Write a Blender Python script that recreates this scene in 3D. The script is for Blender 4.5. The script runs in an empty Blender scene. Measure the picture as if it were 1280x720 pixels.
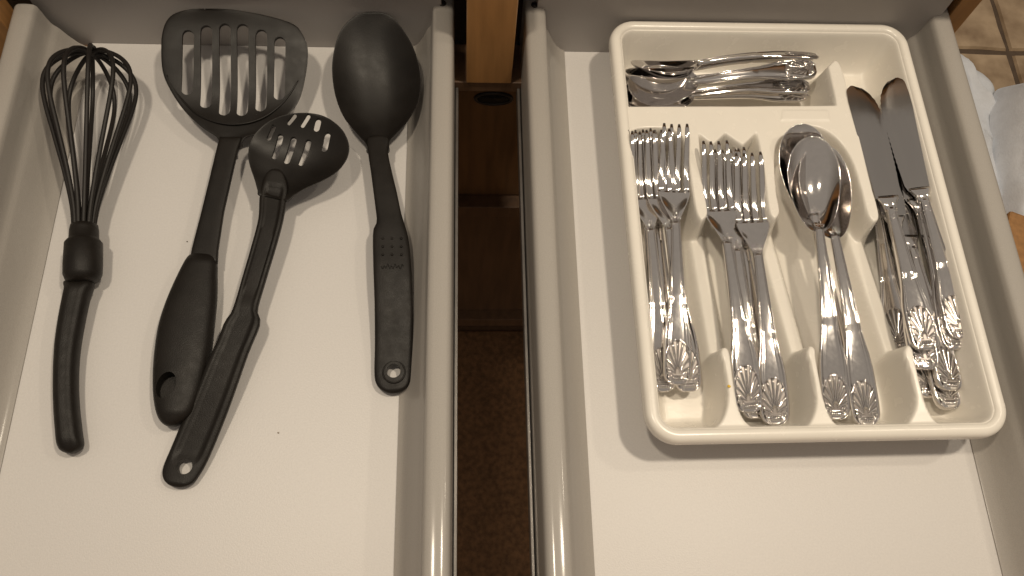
import bpy, bmesh, math, random
import numpy as np
from mathutils import Vector, Matrix, noise
random.seed(7)
S = bpy.context.scene
COL = S.collection
# ------------------------------------------------------------------ camera, world, lamps, exposure
F = 1000.0                       # focal length in photo pixels (1280 wide)
CAM_H = 0.56                     # camera height above the drawer bottoms
_Y = np.array([(580-640)/F, 2440/F, -1.0]); _Y /= np.linalg.norm(_Y)
_X = np.array([1.0, 0.0, _Y[0]]); _X /= np.linalg.norm(_X)
_X = np.array([1.0, 0.0, -_Y[0]/_Y[2]]); _X /= np.linalg.norm(_X)
_Z = np.cross(_X, _Y)
ROT = np.array([_X, _Y, _Z])     # world = ROT @ camera vector
cd = bpy.data.cameras.new('camera'); cam = bpy.data.objects.new('camera', cd); COL.objects.link(cam)
cd.sensor_width = 36; cd.lens = F*36/1280; cd.clip_start = 0.01; cd.clip_end = 50
M4 = Matrix.Identity(4)
for i in range(3):
    for j in range(3): M4[i][j] = ROT[i][j]
M4.translation = (0, 0, CAM_H)
cam.matrix_world = M4
S.camera = cam
W = bpy.data.worlds.new('World'); S.world = W; W.use_nodes = True
nt = W.node_tree; bg = nt.nodes['Background']
bg.inputs[1].default_value = 0.32
# a room: pale ceiling overhead, dimmer walls, dark below
tc = nt.nodes.new('ShaderNodeTexCoord'); sx_ = nt.nodes.new('ShaderNodeSeparateXYZ'); rp = nt.nodes.new('ShaderNodeValToRGB')
nt.links.new(tc.outputs['Generated'], sx_.inputs[0]); mr = nt.nodes.new('ShaderNodeMapRange'); mr.inputs['From Min'].default_value = -1
nt.links.new(sx_.outputs['Z'], mr.inputs[0]); nt.links.new(mr.outputs[0], rp.inputs[0]); nt.links.new(rp.outputs[0], bg.inputs[0])
e = rp.color_ramp.elements; e[0].position = .42; e[0].color = (.06, .042, .03, 1); e[1].position = .80; e[1].color = (.92, .81, .69, 1)
k = rp.color_ramp.elements.new(.56); k.color = (.30, .235, .175, 1)
def lamp(name, loc, power, radius):
    l = bpy.data.lights.new(name, 'AREA'); l.shape = 'DISK'; l.size = radius*2; l.energy = power
    l.color = (1.0, 0.86, 0.67)
    o = bpy.data.objects.new(name, l); COL.objects.link(o); o.location = loc   # area lamps shine down -Z
    return o
lamp('ceiling_spot', (-0.30, 0.22, 1.50), 7.1, 0.05)
lamp('ceiling_spot', (0.50, 0.26, 1.50), 9.4, 0.05)
lamp('ceiling_spot', (1.15, 0.50, 1.50), 3.4, 0.045)
S.view_settings.view_transform = 'Standard'; S.view_settings.look = 'None'
S.view_settings.exposure = 0.06; S.view_settings.gamma = 1; S.view_settings.use_curve_mapping = False

def at(px, py, z):
    """point of the place at height z that the photograph shows at pixel px, py"""
    d = ROT @ np.array([(px-640)/F, -(py-360)/F, -1.0])
    t = (z-CAM_H)/d[2]
    return Vector((d[0]*t, d[1]*t, z))

# ------------------------------------------------------------------ materials
def mat(name, col, rough=0.5, metal=0.0, bump=0.0, bscale=200, var=0.0, vscale=20, spec=0.5, rvar=0.0, col2=None, coat=0.0, fine=0.0, stretch=None):
    m = bpy.data.materials.new(name); m.use_nodes = True
    n = m.node_tree.nodes; l = m.node_tree.links; b = n['Principled BSDF']
    b.inputs['Base Color'].default_value = (*col, 1); b.inputs['Roughness'].default_value = rough
    b.inputs['Metallic'].default_value = metal; b.inputs['Specular IOR Level'].default_value = spec
    b.inputs['Coat Weight'].default_value = coat
    tc = n.new('ShaderNodeTexCoord'); src = tc.outputs['Object']
    if stretch:
        mp = n.new('ShaderNodeMapping'); mp.inputs['Scale'].default_value = stretch
        l.new(src, mp.inputs[0]); src = mp.outputs[0]
    def nz(scale, detail=4):
        t = n.new('ShaderNodeTexNoise'); t.inputs['Scale'].default_value = scale; t.inputs['Detail'].default_value = detail
        l.new(src, t.inputs['Vector']); return t.outputs['Fac']
    if var:
        mx = n.new('ShaderNodeMix'); mx.data_type = 'RGBA'
        c2 = col2 if col2 else tuple(c*(1-var) for c in col)
        mx.inputs['A'].default_value = (*col, 1); mx.inputs['B'].default_value = (*c2, 1)
        mr = n.new('ShaderNodeMapRange'); mr.inputs['From Min'].default_value = .35; mr.inputs['From Max'].default_value = .68
        l.new(nz(vscale, 6), mr.inputs[0]); l.new(mr.outputs[0], mx.inputs['Factor']); l.new(mx.outputs['Result'], b.inputs['Base Color'])
    if rvar:
        mr = n.new('ShaderNodeMapRange'); mr.inputs['To Min'].default_value = rough-rvar; mr.inputs['To Max'].default_value = rough+rvar
        mr.inputs['From Min'].default_value = .3; mr.inputs['From Max'].default_value = .7
        l.new(nz(vscale*2.3, 5), mr.inputs[0]); l.new(mr.outputs[0], b.inputs['Roughness'])
    if bump:
        bp = n.new('ShaderNodeBump'); bp.inputs['Strength'].default_value = bump; bp.inputs['Distance'].default_value = 0.001
        l.new(nz(bscale, 3), bp.inputs['Height']); l.new(bp.outputs[0], b.inputs['Normal'])
    return m
M = {}
M['panel'] = mat('white_melamine', (.63, .61, .595), .42, bump=.12, bscale=900, var=.05, vscale=700, rvar=.05)
M['rail'] = mat('grey_lacquered_steel', (.375, .35, .32), .52, metal=0, bump=.16, bscale=1300, var=.10, vscale=1500, rvar=.04, coat=.34, spec=.35)
M['rail'].node_tree.nodes['Principled BSDF'].inputs['Coat Roughness'].default_value = .13
M['back'] = mat('grey_back_steel', (.40, .375, .36), .5, metal=.1, bump=.10, bscale=1100, var=.06, vscale=1200)
M['zinc'] = mat('zinc_runner', (.30, .28, .26), .38, metal=.8, var=.2, vscale=60)
M['dark_metal'] = mat('dark_runner', (.035, .03, .028), .45, metal=.4)
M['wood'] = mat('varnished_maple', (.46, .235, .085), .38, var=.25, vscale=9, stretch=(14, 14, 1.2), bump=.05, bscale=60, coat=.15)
M['wood_half_shade'] = mat('maple_half_shade', (.19, .10, .043), .4, var=.35, vscale=9, stretch=(14, 14, 1.2), bump=.05, bscale=60)  # same maple as the stile, with shade mixed into its colour
M['wood_shade'] = mat('maple_deep_shade', (.14, .078, .042), .5, var=.3, vscale=9, stretch=(14, 14, 1.2))  # maple darkened further, standing in for shade low on the cabinet
M['carcass'] = mat('cabinet_carcass', (.20, .13, .08), .6, var=.2, vscale=12)
M['counter'] = mat('counter_laminate', (.22, .19, .16), .35, var=.3, vscale=60)
M['nylon'] = mat('black_nylon', (.0085, .0068, .0054), .46, bump=.20, bscale=1500, rvar=.06, vscale=70, spec=.26, var=.3, col2=(.0125, .0102, .0083))
M['nylon_smooth'] = mat('black_nylon_smooth', (.0095, .0080, .0068), .42, bump=.10, bscale=1300, rvar=.05, vscale=50, spec=.28, var=.3, col2=(.013, .011, .0093))
M['silicone'] = mat('black_silicone', (.014, .0115, .010), .5, bump=.10, bscale=1200, spec=.32)
M['tray'] = mat('cream_plastic', (.81, .77, .70), .25, bump=.04, bscale=500, var=.03, vscale=40, rvar=.04, spec=.5)
M['steel'] = mat('polished_steel', (.74, .71, .69), .085, metal=1, bump=.012, bscale=1500, rvar=.02, vscale=200, var=.04)
M['patina'] = mat('darkened_steel', (.34, .31, .29), .30, metal=1, var=.3, vscale=300)
M['steel_worn'] = mat('scratched_steel', (.66, .635, .615), .19, metal=1, bump=.08, bscale=900, rvar=.07, vscale=120, var=.14)
M['blade'] = mat('satin_blade_steel', (.52, .50, .485), .13, metal=1, bump=.02, bscale=900, rvar=.03, vscale=60, var=.05, stretch=(1, .1, 1))
M['tile'] = mat('worn_stone_tile', (.52, .385, .25), .55, bump=.9, bscale=45, var=.4, vscale=16, col2=(.25, .165, .095), rvar=.1)
M['grout'] = mat('dark_grout', (.13, .09, .06), .85, bump=.5, bscale=120, var=.3, vscale=40)
M['towel'] = mat('white_terry', (.82, .85, .90), .9, bump=1.0, bscale=300, var=.06, vscale=60, spec=.2)
M['mat'] = mat('gap_shade_brown', (.20, .098, .040), .85, bump=1.0, bscale=420, var=.55, vscale=130, col2=(.10, .048, .018))  # brown chosen to deepen the shade on the floor between the drawers
M['green'] = mat('green_plastic', (.02, .26, .06), .35, bump=.3, bscale=60, var=.5, vscale=20)
M['hole'] = mat('dark_hole', (.012, .011, .01), .7)

# ------------------------------------------------------------------ helpers
def new_mesh(name, verts, faces, m, smooth=True):
    me = bpy.data.meshes.new(name); me.from_pydata([tuple(v) for v in verts], [], faces); me.update()
    bm = bmesh.new(); bm.from_mesh(me); bmesh.ops.recalc_face_normals(bm, faces=bm.faces); bm.to_mesh(me); bm.free()
    if smooth:
        me.polygons.foreach_set('use_smooth', [True]*len(me.polygons))
    me.materials.append(M[m]); return me
def link(name, me, parent=None):
    o = bpy.data.objects.new(name, me); COL.objects.link(o)
    if parent: o.parent = parent
    return o
def tag(o, label=None, cat=None, group=None, kind=None):
    if label: o['label'] = label
    if cat: o['category'] = cat
    if group: o['group'] = group
    if kind: o['kind'] = kind
    return o
def empty(name, label, cat, loc=(0, 0, 0), group=None):
    o = bpy.data.objects.new(name, None); COL.objects.link(o); o.location = loc; o.empty_display_size = .01
    return tag(o, label, cat, group)
def rebase(root, loc):
    """put the Empty at the thing's base without moving its parts"""
    root.location = loc
    for c in root.children: c.location = -Vector(loc)
def copy_tree(o, parent=None):
    c = o.copy(); COL.objects.link(c)
    if parent: c.parent = parent
    for ch in list(o.children): copy_tree(ch, c)
    return c
def box_mesh(name, x0, x1, y0, y1, z0, z1, m, bev=0.0):
    bm = bmesh.new()
    bmesh.ops.create_cube(bm, size=1)
    for v in bm.verts: v.co = Vector(((x0+x1)/2+v.co.x*(x1-x0), (y0+y1)/2+v.co.y*(y1-y0), (z0+z1)/2+v.co.z*(z1-z0)))
    if bev: bmesh.ops.bevel(bm, geom=list(bm.edges), offset=bev, segments=2, affect='EDGES', profile=.5)
    me = bpy.data.meshes.new(name); bm.to_mesh(me); bm.free(); me.materials.append(M[m]); return me
def box(name, x0, x1, y0, y1, z0, z1, m, parent=None, bev=0.0):
    return link(name, box_mesh(name, x0, x1, y0, y1, z0, z1, m, bev), parent)
def loft(rings, closed=True, caps=True):
    """rings: list of equally long point lists -> verts, faces"""
    n = len(rings[0]); V = [p for r in rings for p in r]; Fc = []
    for i in range(len(rings)-1):
        for j in range(n if closed else n-1):
            k = (j+1) % n
            Fc.append((i*n+j, i*n+k, (i+1)*n+k, (i+1)*n+j))
    if caps and closed:
        Fc.append(tuple(range(n))); Fc.append(tuple(range((len(rings)-1)*n, len(rings)*n)))
    return V, Fc
def tube(pts, rad, n=8, flat=1.0, closed=False):
    pts = [Vector(p) for p in pts]; R = []
    N = len(pts); up = None
    for i, p in enumerate(pts):
        t = (pts[(i+1) % N]-pts[i-1]) if closed else (pts[min(i+1, N-1)]-pts[max(i-1, 0)])
        t.normalize()
        if up is None: up = Vector((0, 0, 1)) if abs(t.z) < .8 else Vector((1, 0, 0))
        a = t.cross(up).normalized(); up = a.cross(t).normalized()
        r = rad[i] if hasattr(rad, '__len__') else rad
        R.append([p+a*math.cos(2*math.pi*k/n)*r+up*math.sin(2*math.pi*k/n)*r*flat for k in range(n)])
    if closed: R.append(R[0])
    return loft(R, caps=not closed)
def merge(parts):
    V, Fc = [], []
    for v, f in parts:
        o = len(V); V += list(v); Fc += [tuple(i+o for i in q) for q in f]
    return V, Fc
def crom(pts, n=6, closed=True):
    P = [Vector(p) for p in pts]; N = len(P); out = []
    for i in range(N if closed else N-1):
        p0, p1, p2, p3 = (P[(i-1) % N], P[i], P[(i+1) % N], P[(i+2) % N]) if closed else (P[max(i-1, 0)], P[i], P[i+1], P[min(i+2, N-1)])
        for k in range(n):
            t = k/n
            out.append(.5*((2*p1)+(p2-p0)*t+(2*p0-5*p1+4*p2-p3)*t*t+(3*p1-p0-3*p2+p3)*t**3))
    if not closed: out.append(P[-1])
    return out
def lerp(tab, x):
    return float(np.interp(x, [t[0] for t in tab], [t[1] for t in tab]))
def slerp(tab, x):
    """smooth interpolation through a table"""
    for (a, u), (b, v) in zip(tab, tab[1:]):
        if x <= b:
            t = max(0, (x-a)/(b-a)); t = t*t*(3-2*t); return u+(v-u)*t
    return tab[-1][1]
def slab(outline, A, B, zf, th, bowl=None, n=44, m=40, eu=.45, ev=.45, top=None, smooth=True, endround=.5):
    """A moulded body that follows an outline seen in the photograph; zf(t) is its real height along
    the axis A->B, th its real thickness, bowl(t,u) how far its middle sags."""
    a0, b0 = Vector(A), Vector(B); ax = b0-a0
    tt = lambda p: (Vector(p)-a0).dot(ax)/ax.length_squared
    pts = [at(p[0], p[1], zf(tt(p))) for p in outline]
    if smooth: pts = crom(pts, 6)
    wa, wb = at(*A, zf(0)), at(*B, zf(1)); d = Vector((wb.x-wa.x, wb.y-wa.y, 0)); L = d.length; d.normalize(); q = Vector((-d.y, d.x, 0))
    uv = [((p-wa).dot(d), (p-wa).dot(q)) for p in pts]
    amin, amax = min(u for u, _ in uv), max(u for u, _ in uv)
    rings = []
    for i in range(n):
        c = .5-.5*math.cos(math.pi*(i+.12)/(n-.76)); s = amin+(amax-amin)*c
        xs = []
        for (u0, v0), (u1, v1) in zip(uv, uv[1:]+uv[:1]):
            if (u0-s)*(u1-s) <= 0 and u0 != u1: xs.append(v0+(v1-v0)*(s-u0)/(u1-u0))
        if len(xs) < 2: continue
        lo, hi = min(xs), max(xs); mid, hw = (lo+hi)/2, (hi-lo)/2
        t = s/L; T = th(t) if callable(th) else th
        e = min(s-amin, amax-s); T *= min(1, (max(e, 0)/(T*endround+1e-9))**.5*.75+.25) if endround else 1
        ring = []
        for k in range(m):
            ph = 2*math.pi*(k+.5)/m; cu, sv = math.cos(ph), math.sin(ph)
            u = math.copysign(abs(cu)**eu, cu); v = math.copysign(abs(sv)**ev, sv)
            z = zf(t) - (bowl(t, u, c) if bowl else 0) + v*T/2
            if top and v > 0: z += top(t, u)
            ring.append(wa+d*s+q*(mid+hw*u)+Vector((0, 0, z-wa.z)))
        rings.append(ring)
    return loft(rings)
def boolean(me, cutters):
    """subtract convex prisms from a mesh"""
    V, Fc = merge(cutters)
    cm = bpy.data.meshes.new('c'); cm.from_pydata([tuple(v) for v in V], [], Fc); cm.update()
    bm = bmesh.new(); bm.from_mesh(cm); bmesh.ops.recalc_face_normals(bm, faces=bm.faces); bm.to_mesh(cm); bm.free()
    a = bpy.data.objects.new('a', me); b = bpy.data.objects.new('b', cm); COL.objects.link(a); COL.objects.link(b)
    md = a.modifiers.new('x', 'BOOLEAN'); md.operation = 'DIFFERENCE'; md.object = b; md.solver = 'EXACT'
    dg = bpy.context.evaluated_depsgraph_get()
    out = bpy.data.meshes.new_from_object(a.evaluated_get(dg), depsgraph=dg)
    bpy.data.objects.remove(a); bpy.data.objects.remove(b)
    out.materials.clear(); out.materials.append(me.materials[0])
    # keep the cut edges crisp
    bm = bmesh.new(); bm.from_mesh(out)
    for e in bm.edges:
        if len(e.link_faces) == 2 and e.calc_face_angle(0) > math.radians(50): e.smooth = False
    bm.to_mesh(out); bm.free()
    return out
def capsule(p, q, r, z0, z1, n=10):
    """vertical prism with a stadium outline between world points p and q"""
    p, q = Vector(p), Vector(q); d = Vector((q.x-p.x, q.y-p.y)); a = math.atan2(d.y, d.x) if d.length > 1e-6 else 0
    pts = [(q.x+r*math.cos(a-math.pi/2+math.pi*k/n), q.y+r*math.sin(a-math.pi/2+math.pi*k/n)) for k in range(n+1)]
    pts += [(p.x+r*math.cos(a+math.pi/2+math.pi*k/n), p.y+r*math.sin(a+math.pi/2+math.pi*k/n)) for k in range(n+1)]
    return loft([[Vector((x, y, z0)) for x, y in pts], [Vector((x, y, z1)) for x, y in pts]])

# ------------------------------------------------------------------ setting: floor with its tiles
FZ = -0.75
floor = link('floor', box_mesh('floor', -2.0, 3.0, -1.6, 3.0, FZ-.05, FZ-.006, 'grout')); tag(floor, kind='structure')
TX, TY = .50, .55; rnd = random.Random(3)
for i in range(-5, 5):
    for j in range(-5, 5):
        x0 = 1.148+TX*(i-1); y0 = 1.0775+TY*(j-1)
        if x0 > 2.4 or y0 > 2.0 or x0 < -1.6 or y0 < -1.4: continue
        g = .0035; bm = bmesh.new(); n = 10; ring = []
        for k in range(4*n):   # worn, slightly ragged edge
            s, f = divmod(k, n); f /= n
            cx, cy = [(f, 0), (1, f), (1-f, 1), (0, 1-f)][s]
            r = rnd.uniform(0, .0045)+.004*max(0, rnd.random()-.8)*5*rnd.random(); ring.append(((g+r)+(TX-2*(g+r))*cx, (g+r)+(TY-2*(g+r))*cy))
        vb = [Vector((x, y, -.006)) for x, y in ring]; vt = [Vector((x+(TX/2-x)*.012, y+(TY/2-y)*.012, 0)) for x, y in ring]
        V, Fc = loft([vb, vt])
        t = link('tile', new_mesh('tile', V, Fc, 'tile', False), floor)
        t.location = (x0, y0, FZ+rnd.uniform(-.0015, .0015))

# ------------------------------------------------------------------ cabinet
cab = empty('kitchen_cabinet', 'maple cabinet face behind and below the two open drawers', 'cabinet')
YF = .4185
X0, X1 = at(581.5, 60, .05).x, at(641.5, 60, .05).x
def cpart(name, *a, **k): return box(name, *a, parent=cab, **k)
cpart('stile', .0020, .0400, YF, YF+.020, -.002, .125, 'wood', bev=.0008)
cpart('stile', .4065, .4235, .4570, .477, -.70, .125, 'wood', bev=.0008)
cpart('stile', -.395, -.352, YF+.01, YF+.030, -.002, .125, 'wood', bev=.0008)
cpart('top_rail', -.85, .4235, .4385, .456, .1255, .1495, 'wood', bev=.0008)
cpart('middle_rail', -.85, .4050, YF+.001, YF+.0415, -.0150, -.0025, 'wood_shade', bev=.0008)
cpart('drawer_front', -.85, .4050, YF+.021, YF+.040, -.2350, -.0160, 'wood_half_shade', bev=.002)
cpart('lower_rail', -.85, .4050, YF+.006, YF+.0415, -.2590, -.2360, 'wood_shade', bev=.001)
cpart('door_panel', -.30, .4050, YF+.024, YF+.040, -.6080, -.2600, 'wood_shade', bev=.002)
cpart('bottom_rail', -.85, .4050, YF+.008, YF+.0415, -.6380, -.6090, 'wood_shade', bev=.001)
cpart('toe_kick', -.85, .4050, YF+.06, YF+.075, -.75, -.6390, 'carcass')
cpart('side_panel', .4065, .4235, .4775, 1.05, -.75, .1495, 'wood')
cpart('back_board', -.85, .406, 1.035, 1.05, -.75, .1495, 'carcass')
cpart('shelf', -.85, .406, .4590, 1.034, -.060, -.045, 'carcass')
cpart('countertop', -.85, .430, .4400, 1.06, .1500, .185, 'counter', bev=.004)
# oval pull on the lower drawer front
pc = Vector((.0270, YF+.0205, -.052))
ring = [pc+Vector((.0165*math.cos(a), 0, .0085*math.sin(a))) for a in np.linspace(0, 2*math.pi, 28, endpoint=False)]
pull = link('recessed_pull', new_mesh('recessed_pull', *tube(ring, .0018, 8, closed=True), 'dark_metal'), cab)
cup = [[pc+Vector((k*.0160*math.cos(a), y, k*.0082*math.sin(a))) for a in np.linspace(0, 2*math.pi, 28, endpoint=False)] for k, y in ((1, -.0006), (.8, -.0002), (.3, .0001))]
link('cup', new_mesh('cup', *loft(cup), 'hole'), pull)

# ------------------------------------------------------------------ drawers (bottom panel at z = 0)
def side_rail(drawer, xo, s, y0, y1, dark_out=True):
    """xo: outer face; s=+1 when the drawer's inside lies towards +x"""
    prof = [(0, -.006), (0, .046), (.0005, .0495), (.0018, .0520), (.0040, .0531), (.0080, .05345), (.0120, .0532), (.0152, .0526), (.0168, .0508), (.0174, .0470),
            (.0180, .037), (.0189, .031), (.0200, .0285), (.0213, .0268), (.0228, .0240), (.0256, .0165), (.0300, .0080), (.0340, .0035), (.0380, .0012), (.0380, -.006)]
    ys = [y0, y1-.003, y1]
    R = []
    for i, y in enumerate(ys):
        R.append([Vector((xo+s*u, y, z-(.001 if i == 2 and z > .04 else 0))) for u, z in prof])
    o = link('side_rail', new_mesh('side_rail', *loft(R), 'rail'), drawer)
    m = o.data
    bm = bmesh.new(); bm.from_mesh(m)
    for e in bm.edges:
        if len(e.link_faces) == 2 and e.calc_face_angle(0) > math.radians(40): e.smooth = False
    bm.to_mesh(m); bm.free()
    return o
def runner(drawer, xo, s, y0, y1):
    a, b = sorted((xo-s*.0006, xo-s*.0032))
    box('runner', a, b, y0, y1, -.024, -.010, 'zinc', drawer, bev=.0006)
    a, b = sorted((xo-s*.0004, xo+s*.010))
    box('runner_channel', a, b, y0, y1, -.034, -.0065, 'dark_metal', drawer, bev=.0004)
def make_drawer(label, xl, xr, ye):
    d = empty('drawer', label, 'drawer', group='open kitchen drawers')
    box('bottom_panel', xl+.0368, xr-.0368, -.085, .4515, -.004, 0, 'panel', d)
    box('back_panel', xl+.0100, xr-.0100, .4517, .4640, -.006, .0880, 'back', d, bev=.0006)
    rl = side_rail(d, xl, 1, -.085, ye[0]); rr = side_rail(d, xr, -1, -.085, ye[1])
    runner(d, xl, 1, -.085, .47); runner(d, xr, -1, -.085, .47)
    box('front_panel', xl-.012, xr+.012, -.108, -.0855, -.03, .115, 'wood', d, bev=.002)
    return d, rl, rr
dl, _, rail_a = make_drawer('left open drawer with black cooking utensils on its white bottom', -.3475, -.0080, (.4455, .468))
dr, rail_b, rail_c = make_drawer('right open drawer holding the cream cutlery tray', .0487, .4045, (.468, .468))
for rail, px, py in ((rail_a, 553, 4), (rail_b, 668.5, 6), (rail_c, 1171, 7)):
    c = at(px, py, .0536)
    hd = tube([c+Vector((.0026*math.cos(a), .0026*math.sin(a), .0001)) for a in np.linspace(0, 2*math.pi, 20, endpoint=False)], .0005, 6, closed=True)
    o = link('screw', new_mesh('screw', *merge([hd, loft([[c+Vector((.0023*math.cos(a), .0023*math.sin(a), z)) for a in np.linspace(0, 2*math.pi, 20, endpoint=False)] for z in (-.001, .0002)])]), 'dark_metal'), rail)
for d, xa, xb in ((dl, -.3475, -.0080), (dr, .0487, .4045)): rebase(d, Vector(((xa+xb)/2, .18, -.006)))

# ------------------------------------------------------------------ cutlery tray
TZ = .0447       # rim height
WZ = .0415       # web height
tray = empty('cutlery_tray', 'cream plastic cutlery tray with five compartments in right drawer', 'cutlery tray')
OX0, OX1, OY0, OY1, RC = .1190, .3695, .1032, .4508, .0215
TROT = math.radians(.45); TC = Vector(((OX0+OX1)/2, (OY0+OY1)/2))
def unrot(x, y):
    dx, dy = x-TC.x, y-TC.y; c, s = math.cos(-TROT), math.sin(-TROT)
    return TC.x+dx*c-dy*s, TC.y+dx*s+dy*c
def rotp(x, y):
    dx, dy = x-TC.x, y-TC.y; c, s = math.cos(TROT), math.sin(TROT)
    return TC.x+dx*c-dy*s, TC.y+dx*s+dy*c
step = .0008
gx = np.arange(OX0+.004, OX1-.004+step, step); gy = np.arange(OY0+.004, OY1-.004+step, step)
GX, GY = np.meshgrid(gx, gy)
def rr_inset(X, Y):
    hx, hy = (OX1-OX0)/2, (OY1-OY0)/2
    qx = np.abs(X-TC.x)-hx+RC; qy = np.abs(Y-TC.y)-hy+RC
    return -(np.minimum(np.maximum(qx, qy), 0)+np.hypot(np.maximum(qx, 0), np.maximum(qy, 0))-RC)
def poly_sdf(X, Y, P):
    d = np.full(X.shape, 1e9); inside = np.zeros(X.shape, bool); n = len(P)
    for i in range(n):
        ax_, ay_ = P[i]; bx_, by_ = P[(i+1) % n]
        ex, ey = bx_-ax_, by_-ay_; wx, wy = X-ax_, Y-ay_
        t = np.clip((wx*ex+wy*ey)/(ex*ex+ey*ey+1e-18), 0, 1)
        d = np.minimum(d, np.hypot(wx-ex*t, wy-ey*t))
        c = ((ay_ > Y) != (by_ > Y)) & (X < (bx_-ax_)*(Y-ay_)/(by_-ay_+1e-18)+ax_)
        inside ^= c
    return np.where(inside, -d, d)
def sst(t): t = np.clip(t, 0, 1); return t*t*(3-2*t)
def px_poly(pts, z): 
    return [unrot(*at(p[0], p[1], z)[:2]) for p in pts]
INS = rr_inset(GX, GY)
FLOOR = .0035
def wallprof(d, H, Wd):
    # H at d<=0 falling to FLOOR at d=Wd, tight top radius and a generous foot fillet
    t = np.clip(d/Wd, 0, 1)
    g = np.where(t < .16, .5*t*t/.16, t-.08)/.92
    g = 1-(1-np.clip(g, 0, 1))**2.1
    return H-(H-FLOOR)*g
zp = wallprof(INS-.0090, .0425, .0165)
zp = np.where(INS < .0085, .0405, zp)
web = [(740, 134), (900, 134), (1046, 133), (1044, 120), (1036, 84), (1043, 77), (1050, 84), (1063, 130), (1074, 175), (1085, 222), (1097, 268), (1092, 277), (1085, 266),
       (1077, 236), (1066, 202), (1050, 177), (1030, 162), (1010, 157), (992, 160), (977, 171), (968, 188), (967, 212), (969, 240), (973, 264), (968, 273), (962, 262), (957, 222), (950, 182), (945, 165),
       (928, 181), (906, 166), (891, 180), (872, 166), (875, 200), (878, 235), (883, 265), (877, 275), (871, 262), (864, 218), (858, 180), (848, 166), (830, 160), (800, 160), (787, 163), (740, 166)]
def soften(P):
    # round the long curves of the outline, keep its sharp corners
    out = []
    n = len(P)
    for i in range(n):
        a, b, c, d = (Vector(P[(i+k) % n]) for k in (-1, 0, 1, 2))
        corner = lambda p, q, r_: (q-p).angle(r_-q, 0) > .9
        m0 = (c-b)/2 if corner(a, b, c) else (c-a)/2; m1 = (c-b)/2 if corner(b, c, d) else (d-b)/2
        for k in range(5):
            t = k/5; out.append(tuple((2*t**3-3*t*t+1)*b+(t**3-2*t*t+t)*m0+(-2*t**3+3*t*t)*c+(t**3-t*t)*m1))
    return out
dW = poly_sdf(GX, GY, px_poly(soften(web), WZ))
zw = wallprof(dW, WZ+.0008, .0105)
# the fin between the back compartment and the knives sinks towards the back wall
# low ridges that carry on between the dividers
def ridge(p, q, hw, H):
    a, b = unrot(*at(*p, .010)[:2]), unrot(*at(*q, .010)[:2]); ex, ey = b[0]-a[0], b[1]-a[1]
    t = np.clip(((GX-a[0])*ex+(GY-a[1])*ey)/(ex*ex+ey*ey), 0, 1)
    d = np.hypot(GX-a[0]-ex*t, GY-a[1]-ey*t)
    return FLOOR+(H-FLOOR)*(1-sst((d-hw)/.010))
zr = ridge((862, 270), (896, 470), .0034, .0165)
zr = np.maximum(zr, ridge((944, 270), (1000, 470), .0034, .0165))
zr = np.maximum(zr, ridge((1058, 285), (1118, 470), .0034, .0165))
zp2 = np.maximum(zp, zr)
zd = np.zeros_like(zp)
for pl in ([(901, 441), (904, 434), (910, 437), (913, 450), (917, 480), (922, 507), (931, 526), (950, 545), (950, 580), (880, 580), (884, 545), (901, 527), (909, 505), (909, 480), (905, 455)],
           [(1009, 440), (1012, 432), (1018, 436), (1020, 450), (1026, 484), (1032, 508), (1041, 526), (1060, 545), (1060, 580), (996, 580), (998, 545), (1013, 527), (1020, 505), (1018, 480), (1013, 455)],
           [(1130, 440), (1134, 431), (1140, 436), (1143, 450), (1151, 484), (1157, 506), (1167, 524), (1186, 545), (1186, 580), (1118, 580), (1120, 545), (1136, 527), (1145, 505), (1142, 480), (1135, 455)]):
    dd = poly_sdf(GX, GY, px_poly(soften(pl), .040)); zd = np.maximum(zd, wallprof(dd+.0006, .0408, .0078))
def smax(a, b, k=.0022):
    h = np.maximum(k-np.abs(a-b), 0)/k; return np.maximum(a, b)+h*h*k*.25
Zt = smax(smax(zp2, zw, .0016), zd)
# finger tab pressed into the web
tab = poly_sdf(GX, GY, px_poly([(978, 139), (1034, 139), (1036, 151), (976, 151)], WZ))
Zt += .0007*(1-sst((tab+.0006)/.0016))
# dotted grip texture on the low ridges
dots = np.sin(GX*2*math.pi/.0055)*np.sin(GY*2*math.pi/.0055)
band = (zr > .0060) & (zr < .0155) & (GY > .20) & (GY < .30)
Zt += np.where(band, .00035*np.clip(dots-.45, 0, 1)*1.8, 0)
ny, nx = GX.shape
RX, RY = rotp(GX, GY)
vs = np.stack([RX, RY, Zt], -1).reshape(-1, 3).astype(np.float32)
idx = np.arange(nx*ny).reshape(ny, nx)
q = np.stack([idx[:-1, :-1], idx[:-1, 1:], idx[1:, 1:], idx[1:, :-1]], -1).reshape(-1, 4)
keep = (INS[:-1, :-1] > .0060).reshape(-1); q = q[keep]
used = np.unique(q); remap = np.full(nx*ny, -1); remap[used] = np.arange(len(used)); q = remap[q]; vs = vs[used]
me = bpy.data.meshes.new('compartments'); me.vertices.add(len(vs)); me.vertices.foreach_set('co', vs.ravel())
me.loops.add(len(q)*4); me.loops.foreach_set('vertex_index', q.ravel().astype(np.int32))
me.polygons.add(len(q)); me.polygons.foreach_set('loop_start', np.arange(0, len(q)*4, 4, dtype=np.int32)); me.polygons.foreach_set('loop_total', np.full(len(q), 4, dtype=np.int32))
me.update(); me.validate(); me.polygons.foreach_set('use_smooth', [True]*len(me.polygons)); me.materials.append(M['tray'])
link('compartments', me, tray)
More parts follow.
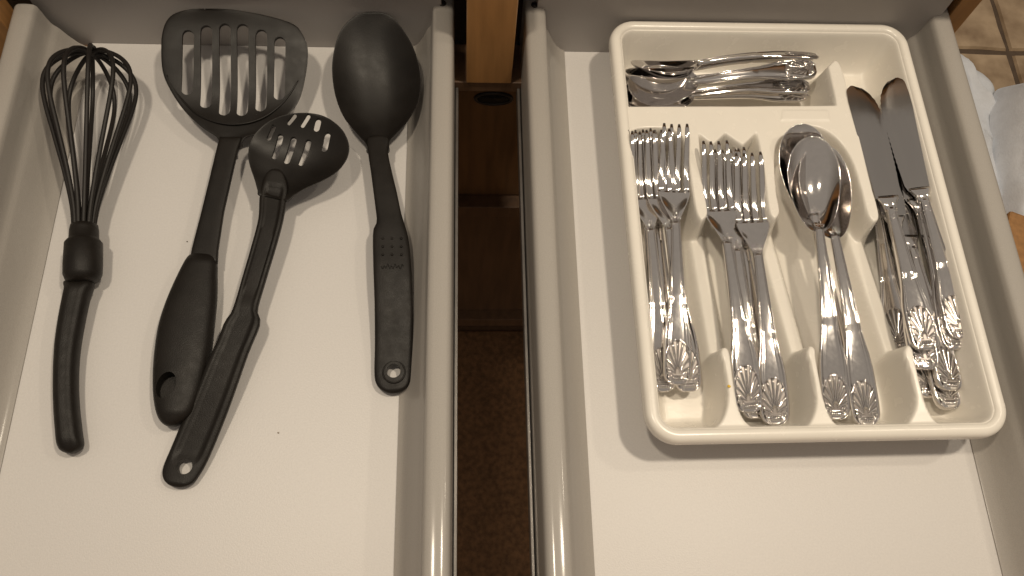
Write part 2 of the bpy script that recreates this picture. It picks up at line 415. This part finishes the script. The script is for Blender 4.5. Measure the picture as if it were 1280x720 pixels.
def rr_ring(inset, z, n=14):
    hx, hy, r = (OX1-OX0)/2-inset, (OY1-OY0)/2-inset, max(RC-inset, .001); out = []
    for ci, (sx, sy) in enumerate(((1, 1), (-1, 1), (-1, -1), (1, -1))):
        for k in range(n+1):
            a = math.pi/2*(ci+k/n)
            x, y = rotp(TC.x+sx*(hx-r)+r*math.cos(a), TC.y+sy*(hy-r)+r*math.sin(a)); out.append(Vector((x, y, z)))
    return out
rim = [(.0100, .0395), (.0094, .0418), (.0086, .0434), (.0074, .0444), (.0058, .0448), (.0038, .0446), (.0020, .0438), (.0008, .0424), (.0001, .0404), (0, .0370), (.0003, .0345), (.0012, .0340), (.0020, .0350), (.0060, .0385)]
link('rim', new_mesh('rim', *loft([rr_ring(i, z) for i, z in rim], caps=False), 'tray'), tray)
skirt = [(.0066, .0400), (.0080, .0345), (.0100, .020), (.0120, .006), (.0135, .0020), (.0165, .0006)]
link('outer_wall', new_mesh('outer_wall', *loft([rr_ring(i, z) for i, z in skirt], caps=False), 'tray'), tray)
link('underside', new_mesh('underside', rr_ring(.0166, .0012), [tuple(range(60))], 'tray'), tray)
rebase(tray, Vector((TC.x, TC.y, 0)))

# ------------------------------------------------------------------ cutlery (local: handle end at y=0, tip at +y)
def hprof(L, k=1.0):
    tab = [(0, .0030), (.0012, .0062), (.0035, .0086), (.007, .0098), (.013, .0101), (.024, .0100), (.034, .0097), (.042, .0088), (.050, .0073), (.060, .0060), (.075, .0052), (.095, .0042), (L-.006, .0034), (L, .0033)]
    return [(s*(L/.125 if .01 < s < L-.01 else 1), w*k) for s, w in tab]
def handle_mesh(L, k=1.0, thick=.0022, arch=.006, dip=.002):
    tab = hprof(L, k); rings = []; m = 26
    tab = sorted(tab)
    def hw(s): return lerp(tab, s)
    def zc(s): f = s/L; return arch*math.sin(math.pi*min(1, f*.95))*.55-dip*(1-f)**3+.0*f
    ss = [0.0, .0004, .0012, .0022, .0035, .005, .007]+list(np.linspace(.010, L, 46)); m = 60
    for s in ss:
        w = hw(s); T = thick*(1.25 if s > L*.5 else 1.0)*(.55 if s < .0003 else .85 if s < .001 else 1); ring = []
        for j in range(m):
            ph = 2*math.pi*(j+.5)/m; cu, sv = math.cos(ph), math.sin(ph)
            u = math.copysign(abs(cu)**.75, cu); v = math.copysign(abs(sv)**.38, sv); z = zc(s)+v*T/2
            if v > 0:
                z += .0007*math.exp(-((abs(u)-.86)/.09)**2)-.0007*math.exp(-((abs(u)-.66)/.085)**2)+.00012*(1-u*u)
            ring.append(Vector((w*u, s, z)))
        rings.append(ring)
    top = lambda x, s: zc(s)+thick/2*(max(0, 1-(abs(x)/hw(s))**2.6))**.2+.00012*(1-(x/hw(s))**2)
    return new_mesh('handle', *loft(rings), 'steel'), top
def shell_mesh(top, k=1.0):
    k *= 1.16; P = []; b = .0056; off = .00030
    tips = []
    n = 9
    for i in range(n):
        a = math.radians(-72+144*i/(n-1)); R = (.0215-.0070*(abs(a)/1.25)**2)*k
        pts = []; rad = []
        for t in np.linspace(.18, 1, 8):
            x = math.sin(a)*R*t*.50*(.75+.25*t); y = b*k+math.cos(a)*R*t*(.95)+.0004
            x = max(-.0068*k, min(.0068*k, x))
            pts.append((x, y, top(x, y)+off)); rad.append((.00026+.00068*t**1.3)*k)
        tips.append(pts[-1]); P.append(tube(pts, rad, 6, .62))
    edge = []
    for i in range(n-1):
        p, q_ = Vector(tips[i]), Vector(tips[i+1])
        for t in np.linspace(0, 1, 5)[:-1]:
            m = p.lerp(q_, t); o = Vector((m.x, m.y-b*k-.004, 0)).normalized()*(.0007*k*(.4+math.sin(math.pi*t)))
            m = m+o; m.z = top(max(-.007*k, min(.007*k, m.x)), m.y)+off; edge.append(m)
    edge.append(Vector(tips[-1])); P.append(tube(edge, .00038*k, 6, .7))
    for s in (-1, 1):   # scrolls either side of the base
        pts = []
        for t in np.linspace(0, 1, 16):
            a = 2*math.pi*1.25*t; r = .0024*(1-.72*t)*k
            x = s*(.0046*k+r*math.cos(a)*.8); y = .0056*k+r*math.sin(a); pts.append((x, y, top(x, y)+off))
        P.append(tube(pts, .00036*k, 6, .8))
    for i in range(7):   # little fluted band at the foot
        x = (-.0033+.0011*i)*k; P.append(tube([(x*.9, .0022*k, top(x, .0022*k)+off*.8), (x, .0034*k, top(x, .0034*k)+off), (x*1.05, .0048*k, top(x, .0048*k)+off)], .00034*k, 5, .8))
    P.append(tube([(x*k, (.0053-.0*abs(x))*k, top(x*k, .0053*k)+off) for x in np.linspace(-.0040, .0040, 7)], .00040*k, 6, .8))
    n0 = sum(len(f) for _, f in P)
    back = []
    for j in range(9):
        y = b*k-.0015+(.0215*k)*j/8; w = .0066*k*math.sqrt(max(0, 1-((j/8-.42)/.62)**2)); back.append([Vector((x, y, top(x, y)+.00004)) for x in np.linspace(-w, w, 9)])
    P.append(loft(back, closed=False, caps=False))
    me = new_mesh('shell_ornament', *merge(P), 'steel'); me.materials.append(M['patina'])
    for p in list(me.polygons)[n0:]: p.material_index = 1
    return me
def neck_orn(top, y, k=1.0):
    P = []
    for cx, cy, rx, ry in ((-.0022, 0, .0013, .0009), (.0022, 0, .0013, .0009), (0, .0024, .0011, .0017)):
        P.append(tube([(cx+rx*math.cos(a), y+cy+ry*math.sin(a), top+.0001) for a in np.linspace(0, 2*math.pi, 12, endpoint=False)], .00028, 6, closed=True))
    return new_mesh('neck_ornament', *merge(P), 'steel')
def fork(name, label, L, Lh, Wd, group, k=1.0):
    r = empty(name, label, 'fork', group=group); r['len'] = L
    hm, top = handle_mesh(Lh, k); h = link('handle', hm, r); link('shell_ornament', shell_mesh(top, k), h); link('neck_ornament', neck_orn(.0024, Lh+.002), h)
    Hd = (L-Lh); rt = Hd*.40                              # root of the tines
    def zc(t): # t 0 neck .. 1 tips
        return .0008-.0085*math.sin(math.pi*min(1, t*1.15))**1.0*(.9 if t < .87 else .9)+.006*max(0, t-.45)
    tabw = [(0, .0031), (.05, .0041), (.12, .0064), (.20, .0090), (.28, .0111), (.36, .0121), (.45, .0122)]
    tabw = [(a, w*Wd/.0244) for a, w in tabw]
    rings = []
    for t in np.linspace(-.04, .345, 22):
        w = lerp(tabw, max(t, 0)); ring = []
        for j in range(26):
            ph = 2*math.pi*(j+.5)/26; cu, sv = math.cos(ph), math.sin(ph)
            u = math.copysign(abs(cu)**.6, cu); v = math.copysign(abs(sv)**.6, sv)
            dish = .0022*sst(t/.2)*(u*u)
            ring.append(Vector((w*u, Lh+Hd*t, zc(max(t, 0))+dish+v*.0009)))
        rings.append(ring)
    link('head', new_mesh('head', *loft(rings), 'steel'), r)
    for i in range(4):
        x0 = (-.0093+.0062*i)*Wd/.0244; rings = []
        for t in np.linspace(.33, 1, 14):
            f = (t-.33)/.67; w = (.00245-.00095*f)*Wd/.0244; w *= 1 if f < .96 else .6
            x = x0*(1-.10*f); dish = .0022*(x0/(Wd/2))**2; ring = []
            for j in range(10):
                ph = 2*math.pi*(j+.5)/10; cu, sv = math.cos(ph), math.sin(ph)
                ring.append(Vector((x+w*math.copysign(abs(cu)**.6, cu), Lh+Hd*t, zc(t)+dish+math.copysign(abs(sv)**.6, sv)*(.0010-.0003*f))))
            rings.append(ring)
        link('tine', new_mesh('tine', *loft(rings), 'steel'), r)
    return r
def spoon(name, label, L, Lh, Wd, group, k=1.0):
    r = empty(name, label, 'spoon', group=group); r['len'] = L
    hm, top = handle_mesh(Lh, k); h = link('handle', hm, r); link('shell_ornament', shell_mesh(top, k), h); link('neck_ornament', neck_orn(.0024, Lh+.001), h)
    Bl = L-Lh; rings = []
    for i in range(40):
        t = .5-.5*math.cos(math.pi*(i+.3)/40)
        e = math.sqrt(max(0, 1-(2*t-1)**2))**.92*(1+.13*math.cos(math.pi*(t))*-1)      # egg, fuller towards the tip third
        w = max(Wd/2*e, .0030 if t < .1 else .0006)
        dep = .0105*k*max(0, math.sin(math.pi*t**.9))**.8; ring = []
        rimz = .0015-.0030*math.sin(math.pi*t)+.004*t
        for j in range(40):
            ph = 2*math.pi*(j+.5)/40; cu, sv = math.cos(ph), math.sin(ph)
            u = math.copysign(abs(cu)**.7, cu); v = math.copysign(abs(sv)**.7, sv)
            ring.append(Vector((w*u, Lh-.004+(Bl+.004)*t, rimz-dep*(1-abs(u)**2.2)+v*.0007)))
        rings.append(ring)
    link('bowl', new_mesh('bowl', *loft(rings), 'steel'), r)
    return r
def knife(name, label, L, Lh, Wd, group):
    r = empty(name, label, 'knife', group=group); r['len'] = L
    hm, top = handle_mesh(Lh, 1.06, thick=.0046, arch=.0015, dip=0); h = link('handle', hm, r); link('shell_ornament', shell_mesh(top, 1.06), h)
    link('neck_ornament', neck_orn(.0030, Lh-.010), h)
    rings = []                                            # bolster
    for t, w, T in ((0, .0042, .0046), (.5, .0056, .0046), (.8, .0080, .0040), (1, .0085, .0026)):
        rings.append([Vector((w*math.copysign(abs(math.cos(p))**.6, math.cos(p))+.0005*t, Lh-.003+.013*t, .0008+T/2*math.copysign(abs(math.sin(p))**.7, math.sin(p)))) for p in np.linspace(.1, 2*math.pi+.1, 20, endpoint=False)])
    link('bolster', new_mesh('bolster', *loft(rings), 'steel'), r)
    Bl = L-Lh-.008; y0 = Lh+.008; rings = []
    for i in range(44):
        t = .5-.5*math.cos(math.pi*(i/44)**1.0); t = i/43
        right = lerp([(0, .0080), (.05, .0095), (.30, .0107), (.62, .0114), (.76, .0108), (.85, .0092), (.92, .0064), (.97, .0028), (.99, .0002), (1, -.0035)], t)   # cutting edge, sweeps round to the tip
        left = lerp([(0, -.0078), (.5, -.0095), (.85, -.0098), (.95, -.0092), (.985, -.0078), (1, -.0055)], t)
        right += .00018*(1 if i % 2 else -1) if .2 < t < .9 else 0
        c, hw_ = (right+left)/2, (right-left)/2; c *= Wd/.021; hw_ *= Wd/.021
        ring = []
        for u, v in ((-1, -.9), (-1, .9), (-.5, .93), (0, .95), (.5, .93), (.72, .75), (1, .06), (1, -.06), (.72, -.75), (.5, -.93), (0, -.95), (-.5, -.93)):
            ring.append(Vector((c+hw_*u, y0+Bl*t, .0008+v*.0009)))
        rings.append(ring)
    b = link('blade', new_mesh('blade', *loft(rings), 'blade', True), r)
    bm = bmesh.new(); bm.from_mesh(b.data)
    for e in bm.edges:
        if len(e.link_faces) == 2 and e.calc_face_angle(0) > math.radians(35): e.smooth = False
    bm.to_mesh(b.data); bm.free()
    return r
def lay(o, end_px, ze, tip_px, zt, roll=0.0):
    """lay a piece of cutlery with its handle end at one real point, pointing at another"""
    e = at(*end_px, ze); t = at(*tip_px, zt); y = (t-e).normalized(); e = e+y*((t-e).length-o['len'])/2; x = y.cross(Vector((0, 0, 1))).normalized(); z = x.cross(y)
    m = Matrix((x, y, z)).transposed() @ Matrix.Rotation(math.radians(roll), 3, 'Y')
    o.matrix_world = Matrix.Translation(e) @ m.to_4x4()
def lay_all(proto, rows):
    for i, (label, a, za, b, zb, roll, *mir) in enumerate(rows):
        o = proto if i == 0 else copy_tree(proto)
        o['label'] = label; lay(o, a, za, b, zb, roll)
        if mir: o.scale.x = -1

G1, G2, G3, G4, G5 = ('forks in the left compartment', 'forks in the second compartment', 'tablespoons in the third compartment', 'table knives in the right compartment', 'teaspoons in the back compartment')
lay_all(fork('salad_fork', '', .198, .121, .0250, G1), [
    ('topmost fork of the leftmost stack, its shell end overlapping two others', (847, 477), .0270, (843, 162), .0490, -4),
    ('second fork of the leftmost stack, its shell end furthest right', (863, 495), .0220, (820, 161), .0480, -4),
    ('fork in leftmost stack whose shell end shows lowest at the left', (830, 495), .0180, (803, 163), .0440, -6),
    ('fork buried in the leftmost stack against the tray wall', (829, 488), .0120, (798, 163), .0400, -8),
    ('bottom fork of the leftmost stack, mostly hidden by the others', (840, 485), .0080, (812, 165), .0340, -5)])
lay_all(fork('dinner_fork', '', .204, .125, .0262, G2, 1.04), [
    ('fork leaning right in the second compartment, its tines lowest', (971, 534), .0220, (933, 192), .0440, -8),
    ('bright topped left fork of the second compartment, shell catching the light', (938, 516), .0290, (891, 180), .0480, 0),
    ('fork whose shell end peeks out below the bright one, second compartment', (947, 532), .0160, (905, 183), .0400, -4),
    ('fork hidden between the two upper forks of the second compartment', (962, 524), .0120, (912, 184), .0360, -4),
    ('bottom fork of the second compartment, only its stem visible', (950, 520), .0075, (900, 184), .0300, -4)])
lay_all(spoon('tablespoon', '', .210, .140, .0375, G3, 1.0), [
    ('topmost tablespoon, mirror bright bowl facing up', (1085, 528), .0260, (1023, 188), .0500, -6),
    ('tablespoon just under the topmost, handle end nearest the left fork divider', (1047, 530), .0230, (1012, 170), .0560, -8),
    ('lowest tablespoon, whose rim shows furthest up and left', (1058, 500), .0170, (998, 160), .0520, -8)])
lay_all(knife('table_knife', '', .221, .112, .0245, G4), [
    ('topmost knife with broad grey blade beside the tray divider', (1161, 449), .0360, (1070, 100), .0430, -4),
    ('dark bladed knife furthest right with its rounded tip highest', (1205, 431), .0310, (1110, 94), .0390, -10, -1),
    ('knife nested directly under the dark bladed one, its handle left of it', (1196, 440), .0270, (1112, 112), .0330, -6, -1),
    ('knife with shell end right of centre, under the topmost knives', (1191, 497), .0240, (1093, 150), .0290, 8),
    ('lowest lying knife, its shell end nearest the tray front', (1189, 519), .0180, (1092, 172), .0210, 6),
    ('knife whose shell end shows just below the topmost one', (1160, 474), .0290, (1084, 125), .0320, 0),
    ('knife with shell end peeping out at the bottom of the left pile', (1166, 510), .0130, (1092, 158), .0180, 0),
    ('knife lying on edge against the divider, lit pale side up', (1134, 486), .0130, (1069, 78), .0300, -48)])
lay_all(spoon('teaspoon', '', .156, .102, .0350, G5, .88), [
    ('teaspoon with its shell handle end face up, back compartment', (1025, 84), .0430, (780, 112), .0330, -10),
    ('uppermost teaspoon seen on edge, nearest the tray back', (1030, 67), .0420, (781, 88), .0380, 38),
    ('teaspoon half hidden by the tray web, nearest the fork tines', (1010, 106), .0320, (782, 128), .0270, 12),
    ('teaspoon lying lowest under the others in the back compartment', (1006, 118), .0200, (786, 118), .0150, 42),
    ('teaspoon whose thin handle rises behind the others toward the tray wall', (1012, 74), .0330, (786, 96), .0260, 66),
    ('teaspoon lying flat under the middle ones, its handle nearest the web', (1000, 114), .0260, (788, 124), .0200, -20),
    ('teaspoon nested between the upper and middle ones, back compartment', (1008, 95), .0360, (782, 102), .0310, 58)])

# ------------------------------------------------------------------ whisk
wh = empty('whisk', 'black balloon whisk lying furthest left in the left drawer', 'whisk')
apex = at(115, 64, .034); base = at(105, 284, .020)
axis = (apex-base); Lw = axis.length; axd = axis.normalized(); sx = axd.cross(Vector((0, 0, 1))).normalized(); sz = sx.cross(axd)
prof = [(0, .0065), (.12, .0085), (.30, .0145), (.50, .0225), (.66, .0290), (.78, .0320), (.87, .0300), (.94, .0225), (.985, .0120), (1.0, .0028)]
prof3 = crom([Vector((a, b, 0)) for a, b in prof], 4, False)
loops = [(8, 1.0, 1.0), (38, .97, .99), (70, .93, 1.0), (-78, .95, .985), (-48, .97, .99), (-20, 1.0, .99)]
for i, (ang, ks, kl) in enumerate(loops):
    a = math.radians(ang); dirv = sx*math.cos(a)+sz*math.sin(a)
    side = [base+axd*(p.x*Lw*kl)+dirv*p.y*ks for p in prof3]; other = [base+axd*(p.x*Lw*kl)-dirv*p.y*ks for p in prof3]
    pts = side+[base+axd*(Lw*kl*1.003)]+other[::-1]
    link('wire', new_mesh('wire', *tube(pts, .00175, 8), 'silicone'), wh)
kn = []
for t, r in ((-.004, .0015), (-.002, .0030), (.001, .0036), (.004, .0028), (.0055, .0008)):
    kn.append([apex+axd*t+sx*r*math.cos(a)+sz*r*math.sin(a) for a in np.linspace(0, 2*math.pi, 14, endpoint=False)])
link('tip_knot', new_mesh('tip_knot', *loft(kn), 'silicone'), wh)
R = []
ca, cb = at(105.5, 281, .0195), at(103, 352, .0165); cdv = (cb-ca)
for t, r in ((0, .0070), (.02, .0092), (.10, .0098), (.26, .0100), (.29, .0112), (.34, .0127), (.70, .0130), (.88, .0128), (.97, .0112), (1.02, .0080), (1.03, .004)):
    c = ca+cdv*t; d = cdv.normalized(); x = d.cross(Vector((0, 0, 1))).normalized(); z = x.cross(d)
    R.append([c+x*r*math.cos(a)+z*r*math.sin(a) for a in np.linspace(0, 2*math.pi, 28, endpoint=False)])
link('collar', new_mesh('collar', *loft(R), 'nylon'), wh)
hd = [(82, 352), (81, 364), (75, 395), (70, 430), (68, 470), (68.5, 510), (71, 545), (73, 558), (77, 564), (88, 567), (99, 563), (104, 556), (102, 540), (98.5, 510), (97, 480), (98, 450), (101, 425), (106, 398), (112, 370), (116, 352)]
link('handle', new_mesh('handle', *slab(hd, (98, 350), (88, 567), lambda t: .0150-.006*t, .0165, n=40, m=28, eu=.85, ev=.85, top=lambda t, u: -.0010*math.exp(-((u-.25)/.18)**2)), 'nylon'), wh)
c = at(77, 533, .0150); link('hang_hole', new_mesh('hang_hole', *loft([[c+Vector((.0024*math.cos(a), .0040*math.sin(a), z)) for a in np.linspace(0, 2*math.pi, 16, endpoint=False)] for z in (-.006, -.0006)]), 'hole'), wh)
rebase(wh, Vector((base.x, base.y, 0)))

# ------------------------------------------------------------------ slotted turner
tu = empty('slotted_turner', 'black slotted turner with wide six-slot blade and fat grip', 'turner')
bl = [(202, 58), (203, 42), (208, 27), (219, 17), (242, 11.5), (268, 11), (291, 12.5), (335, 20), (367, 30), (379, 44), (384, 56), (385, 72), (382, 98), (373, 128), (354, 150), (331, 165), (309, 171), (303, 178), (301, 186), (274, 186), (274, 178), (269, 170), (252, 159), (229, 137), (212, 111), (204, 89)]
zb = lambda t: slerp([(-.1, .0175), (0, .0180), (.25, .0200), (1.05, .0475)], t)
bme = new_mesh('blade', *slab(bl, (288, 186), (291, 11), zb, lambda t: .0024, bowl=lambda t, u, c: .0015*(1-u*u), n=50, m=44, eu=.5, ev=.5), 'nylon_smooth')
cut = []
for x, ya, yb in ((235.2, 45, 113), (257.8, 38.5, 129), (280.8, 36, 138), (303, 36.5, 138.5), (326.5, 44, 133), (349.8, 54, 119)):
    za = zb((186-ya)/175); zb_ = zb((186-yb)/175)
    cut.append(capsule(at(x, ya, za), at(x-.6, yb, zb_), .0045, -.01, .08))
link('blade', boolean(bme, cut), tu)
arc = crom([at(x, y, zb((186-y)/175)+.0012) for x, y in ((209, 94), (223, 119), (246, 142), (272, 153), (300, 155), (329, 147), (355, 127), (373, 101))], 6, False)
link('blade_lip', new_mesh('blade_lip', *tube(arc, .0008, 8), 'nylon_smooth'), tu)
sh = [(275, 172), (272, 183), (262, 225), (251, 270), (240, 312), (237, 330), (272, 330), (273, 312), (280, 265), (289, 225), (297, 190), (303, 172)]
link('shaft', new_mesh('shaft', *slab(sh, (289, 172), (255, 330), lambda t: .0185-.004*t, .0055, n=24, m=28, eu=.5, ev=.5, smooth=False), 'nylon'), tu)
gr = [(237, 320), (247, 318), (262, 318.5), (270.5, 322), (271.5, 345), (271, 375), (268, 405), (264, 440), (257, 473), (250, 497), (240, 519), (224, 531), (210, 533), (199, 524), (193, 500), (192, 470), (194, 440), (199, 408), (208, 379), (219, 353), (230, 331)]
gm = new_mesh('grip', *slab(gr, (255, 320), (214, 532), lambda t: .0135-.003*t, lambda t: .0125+.0075*math.sin(math.pi*min(1, max(0, t*.72+.1))), n=56, m=40, eu=.8, ev=.8), 'nylon')
c1, c2 = at(211, 484, .014), at(212.5, 490, .014)
def ell(c, rx, ry, z0, z1, rot=0, n=22):
    R = []
    for z in (z0, z1):
        R.append([Vector((c.x+rx*math.cos(a)*math.cos(rot)-ry*math.sin(a)*math.sin(rot), c.y+rx*math.cos(a)*math.sin(rot)+ry*math.sin(a)*math.cos(rot), z)) for a in np.linspace(0, 2*math.pi, n, endpoint=False)])
    return loft(R)
link('grip', boolean(gm, [ell(c1, .0068, .0092, .0105, .05, -.25), ell(at(213, 489, .010), .0050, .0066, -.02, .0106, -.25)]), tu)
rebase(tu, Vector((at(214, 530, 0).x, at(214, 530, 0).y, 0)))

# ------------------------------------------------------------------ slotted spoon
ss_ = empty('slotted_spoon', 'black slotted spoon lying across the turner, small round bowl', 'spoon')
bo = [(310.5, 191), (313, 178), (321, 166), (333, 155), (345, 148), (360, 143.5), (375, 141.5), (390, 142), (404, 145), (417, 152), (428, 162), (435, 175), (436.5, 187), (433, 199), (424, 212), (412, 221), (396, 229), (380, 236), (369, 243), (360, 252), (354, 247), (325, 245), (322, 238), (318, 224), (312, 206)]
zs = lambda t: slerp([(-.3, .0240), (0, .0250), (.5, .0300), (1.1, .0380)], t)
bw = lambda t, u, c: .0110*(1-abs(2*c-1)**2.2)*(1-abs(u)**2.2)
sm = new_mesh('bowl', *slab(bo, (343, 262), (386, 142), zs, lambda t: .0026, bowl=bw, n=50, m=48, eu=.6, ev=.5), 'nylon_smooth')
cut = []
q2 = lambda cx, cy: (180+cx/2.25, cy/2.25)
for (a, b, r) in (((371, 366), (350, 396), 6), ((432, 340), (408, 356), 6), ((470, 342), (446, 362), 7), ((496, 354), (486, 374), 10), ((521, 390), (507, 426), 10), ((388, 388), (364, 442), 8.5), ((424, 394), (397, 452), 9.5), ((466, 402), (438, 458), 9.5)):
    A, B = q2(*a), q2(*b); t = (262-(A[1]+B[1])/2)/120
    zz = zs(t)-.007; d = math.hypot(B[0]-A[0], B[1]-A[1]); rp = r/2.25; f = rp/max(d, .1)*.55
    A2 = (A[0]+(B[0]-A[0])*f, A[1]+(B[1]-A[1])*f); B2 = (B[0]-(B[0]-A[0])*f, B[1]-(B[1]-A[1])*f)
    cut.append(capsule(at(*A2, zz), at(*B2, zz), rp*.00056, -.01, .08))
link('bowl', boolean(sm, cut), ss_)
hn = [(338, 214), (331, 222), (325, 245), (323, 275), (313, 313), (303, 347), (296, 372), (289, 392), (281, 403), (273, 424), (262, 447), (249, 478), (237, 507), (226, 532), (214, 561), (205, 583), (204, 596), (211, 606), (226, 609.5), (240, 605), (249, 594), (260, 574), (276, 535), (288, 503), (299, 472), (311, 439), (324, 409), (325, 397), (322, 386), (333, 347), (344, 311), (353, 279), (358, 252), (360, 235), (355, 218), (347, 212)]
def hz(t): return slerp([(-.05, .0255), (.12, .0235), (.5, .0190), (1.0, .0060)], t)
hm_ = new_mesh('handle', *slab(hn, (347, 214), (226, 609), hz, lambda t: .0065, n=80, m=44, eu=.62, ev=.5, endround=.4,
      top=lambda t, u: -.0018*(1-sst((abs(u)-.55)/.14))*sst((t-.05)/.02)*(1-.8*math.exp(-((t-.455)/.02)**2))*(1-sst((t-.90)/.04))), 'nylon')
link('handle', boolean(hm_, [ell(at(232, 584, .007), .0052, .0050, -.02, .05)]), ss_)
rebase(ss_, Vector((at(226, 605, 0).x, at(226, 605, 0).y, 0)))

# ------------------------------------------------------------------ solid spoon
sp = empty('cooking_spoon', 'black solid cooking spoon with deep oval bowl at the right wall', 'spoon')
bo = [(415.5, 98), (415.5, 75), (421, 49), (431, 31), (446, 19.5), (467, 15.3), (488, 20), (500, 32), (512, 50), (520, 68), (525, 90), (526, 108), (522, 130), (510, 151), (496, 166), (487, 177), (485, 192), (460, 192), (458, 181), (447, 168), (430, 147), (420, 123)]
zq = lambda t: .0175+.0275*t
bw = lambda t, u, c: .0160*(1-abs(2*c-1)**2.2)*(1-abs(u)**2.1)
link('bowl', new_mesh('bowl', *slab(bo, (473, 190), (468, 15), zq, .0024, bowl=bw, n=60, m=56, eu=.6, ev=.5), 'nylon_smooth'), sp)
hn = [(460, 172), (460, 190), (464.5, 222), (470, 266), (471, 278), (467, 286), (466, 300), (466.5, 330), (468, 380), (468.5, 430), (468, 468), (472, 483), (482, 490.5), (492, 492), (503, 489), (512, 480), (515.5, 465), (516.5, 425), (516, 380), (514, 330), (511, 300), (507, 284), (502, 268), (496, 240), (490, 215), (485, 190), (485, 172)]
def qz(t): return slerp([(-.05, .0180), (.25, .0190), (.5, .0175), (1.0, .0065)], t)
hm_ = new_mesh('handle', *slab(hn, (473, 174), (492, 492), qz, lambda t: slerp([(0, .0050), (.28, .0055), (.42, .0075), (1, .0065)], t), n=70, m=40, eu=.6, ev=.6, endround=.4), 'nylon')
link('handle', boolean(hm_, [ell(at(492.5, 465, .007), .0050, .0050, -.02, .05)]), sp)
c = at(492.5, 465, qz(.915)+.0032)
link('hole_rim', new_mesh('hole_rim', *tube([c+Vector((.0078*math.cos(a), .0078*math.sin(a), .0001)) for a in np.linspace(0, 2*math.pi, 28, endpoint=False)], .0006, 6, closed=True), 'nylon'), sp)
P = []
for i in range(3):
    for j in range(3):
        c = at(478.5+11.5*i, 298+10*j, qz(.41)+.0037); 
        P.append(loft([[c+Vector((r*math.cos(a), r*math.sin(a), z)) for a in np.linspace(0, 2*math.pi, 8, endpoint=False)] for r, z in ((.0011, -.0006), (.0009, .0003), (.0004, .0006))]))
gd = link('grip_dots', new_mesh('grip_dots', *merge(P), 'nylon'), sp); gd['kind'] = 'stuff'
# worn embossed script below the dots
pts = [at(477+27*f, 333+2.2*math.sin(f*38)+1.2*math.sin(f*17), qz(.50)+.0037) for f in np.linspace(0, 1, 60)]
link('embossed_mark', new_mesh('embossed_mark', *tube(pts, .00028, 5), 'nylon'), sp)
rebase(sp, Vector((at(492, 488, 0).x, at(492, 488, 0).y, 0)))

# ------------------------------------------------------------------ things on the floor at the right
def lump(name, px, z, h, m, label, cat, seed, folds, group=None):
    P0 = [at(x, y, z) for x, y in px]; P0 = crom(P0, 9); c = sum(P0, Vector())/len(P0); rings = []
    N = 34
    for i in range(N):
        f = i/(N-1); ring = []
        for p in P0:
            r = math.sin(f*math.pi/2) if i else .02
            v = c+(p-c)*r; hgt = h*max(0, 1-r**3.2)
            nn = noise.noise(Vector((v.x*folds+seed, v.y*folds*.45, seed)))
            n2 = noise.noise(Vector((v.x*folds*3+seed, v.y*folds*2.1, seed*2)))
            n3 = 1-abs(noise.noise(Vector((v.x*folds*1.3-seed, v.y*folds*.8, 3+seed))))*2
            v.z = z+.002+hgt*(1+.7*nn+.22*n2)+.030*max(0, n3-.50)*(1-r**4)
            ring.append(v)
        rings.append(ring)
    o = link(name, new_mesh(name, *loft(rings), m)); return tag(o, label, cat, group)
lump('towel', [(1150, 60), (1190, 66), (1212, 84), (1228, 94), (1240, 110), (1243, 140), (1238, 170), (1236, 230), (1242, 300), (1190, 320), (1150, 200)], FZ, .050, 'towel', 'crumpled white cloth on the floor tiles beside the right drawer', 'towel', 4.0, 9)
lump('towel', [(1240, 122), (1247, 112), (1262, 110), (1272, 116), (1275, 140), (1274, 175), (1280, 220), (1290, 260), (1300, 330), (1262, 340), (1248, 280), (1238, 200), (1236, 150)], FZ+.03, .075, 'towel', 'rolled white towel with bluish end, right of the crumpled cloth', 'towel', 9.0, 11)
lump('plastic_bag', [(1280, 142), (1290, 120), (1310, 120), (1330, 150), (1330, 220), (1300, 235), (1284, 215), (1279, 195), (1281, 170), (1278, 158)], FZ, .05, 'green', 'green plastic bag at the right edge beside the rolled towel', 'bag', 2.0, 14)
st = empty('wooden_stool', 'maple stool corner showing below the towels outside right drawer', 'stool')
c = at(1263, 262, -.46)
bm_ = box_mesh('seat', -.0, .30, -.28, 0, -.025, 0, 'wood', .004); s_ = link('seat', bm_, st)
for x, y in ((.02, -.02), (.26, -.02), (.02, -.26), (.26, -.26)):
    link('leg', box_mesh('leg', x-.0, x+.03, y-.02, y+.01, -.29, -.0255, 'wood', .003), st)
st.location = c; st.rotation_euler = (0, 0, math.radians(-24))

# mat added to darken the floor in the gap between the drawers
mt_ = empty('gap_shade_mat', 'dark brown speckled mat added to darken the floor seen between the drawers', 'mat')
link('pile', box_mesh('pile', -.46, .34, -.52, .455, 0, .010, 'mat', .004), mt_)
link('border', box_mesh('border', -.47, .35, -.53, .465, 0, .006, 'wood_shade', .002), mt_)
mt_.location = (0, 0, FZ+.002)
# crumbs that lie about
for label, px, py, z, col, rr in (('tiny yellow crumb on the divider top between the forks', 911, 483, .0412, (.75, .50, .05), .0011),
                            ('tiny dark speck on the left drawer bottom by the turner grip', 234, 302, .0003, (.12, .10, .08), .0005),
                            ('tiny grey speck on the left drawer bottom right of slotted spoon', 348, 541, .0003, (.30, .25, .20), .0006)):
    m_ = mat('crumb', col, .7); M['crumb'] = m_
    c = at(px, py, z); rings = [[Vector((rr*math.sin(math.pi*(i+.3)/5.6)*math.cos(a)*(1+.3*math.sin(2*a+i)), rr*math.sin(math.pi*(i+.3)/5.6)*math.sin(a), rr*.5-rr*.5*math.cos(math.pi*(i+.3)/5.6))) for a in np.linspace(0, 2*math.pi, 8, endpoint=False)] for i in range(6)]
    o = link('crumb', new_mesh('crumb', *loft(rings), 'crumb')); o.location = c; tag(o, label, 'crumb')
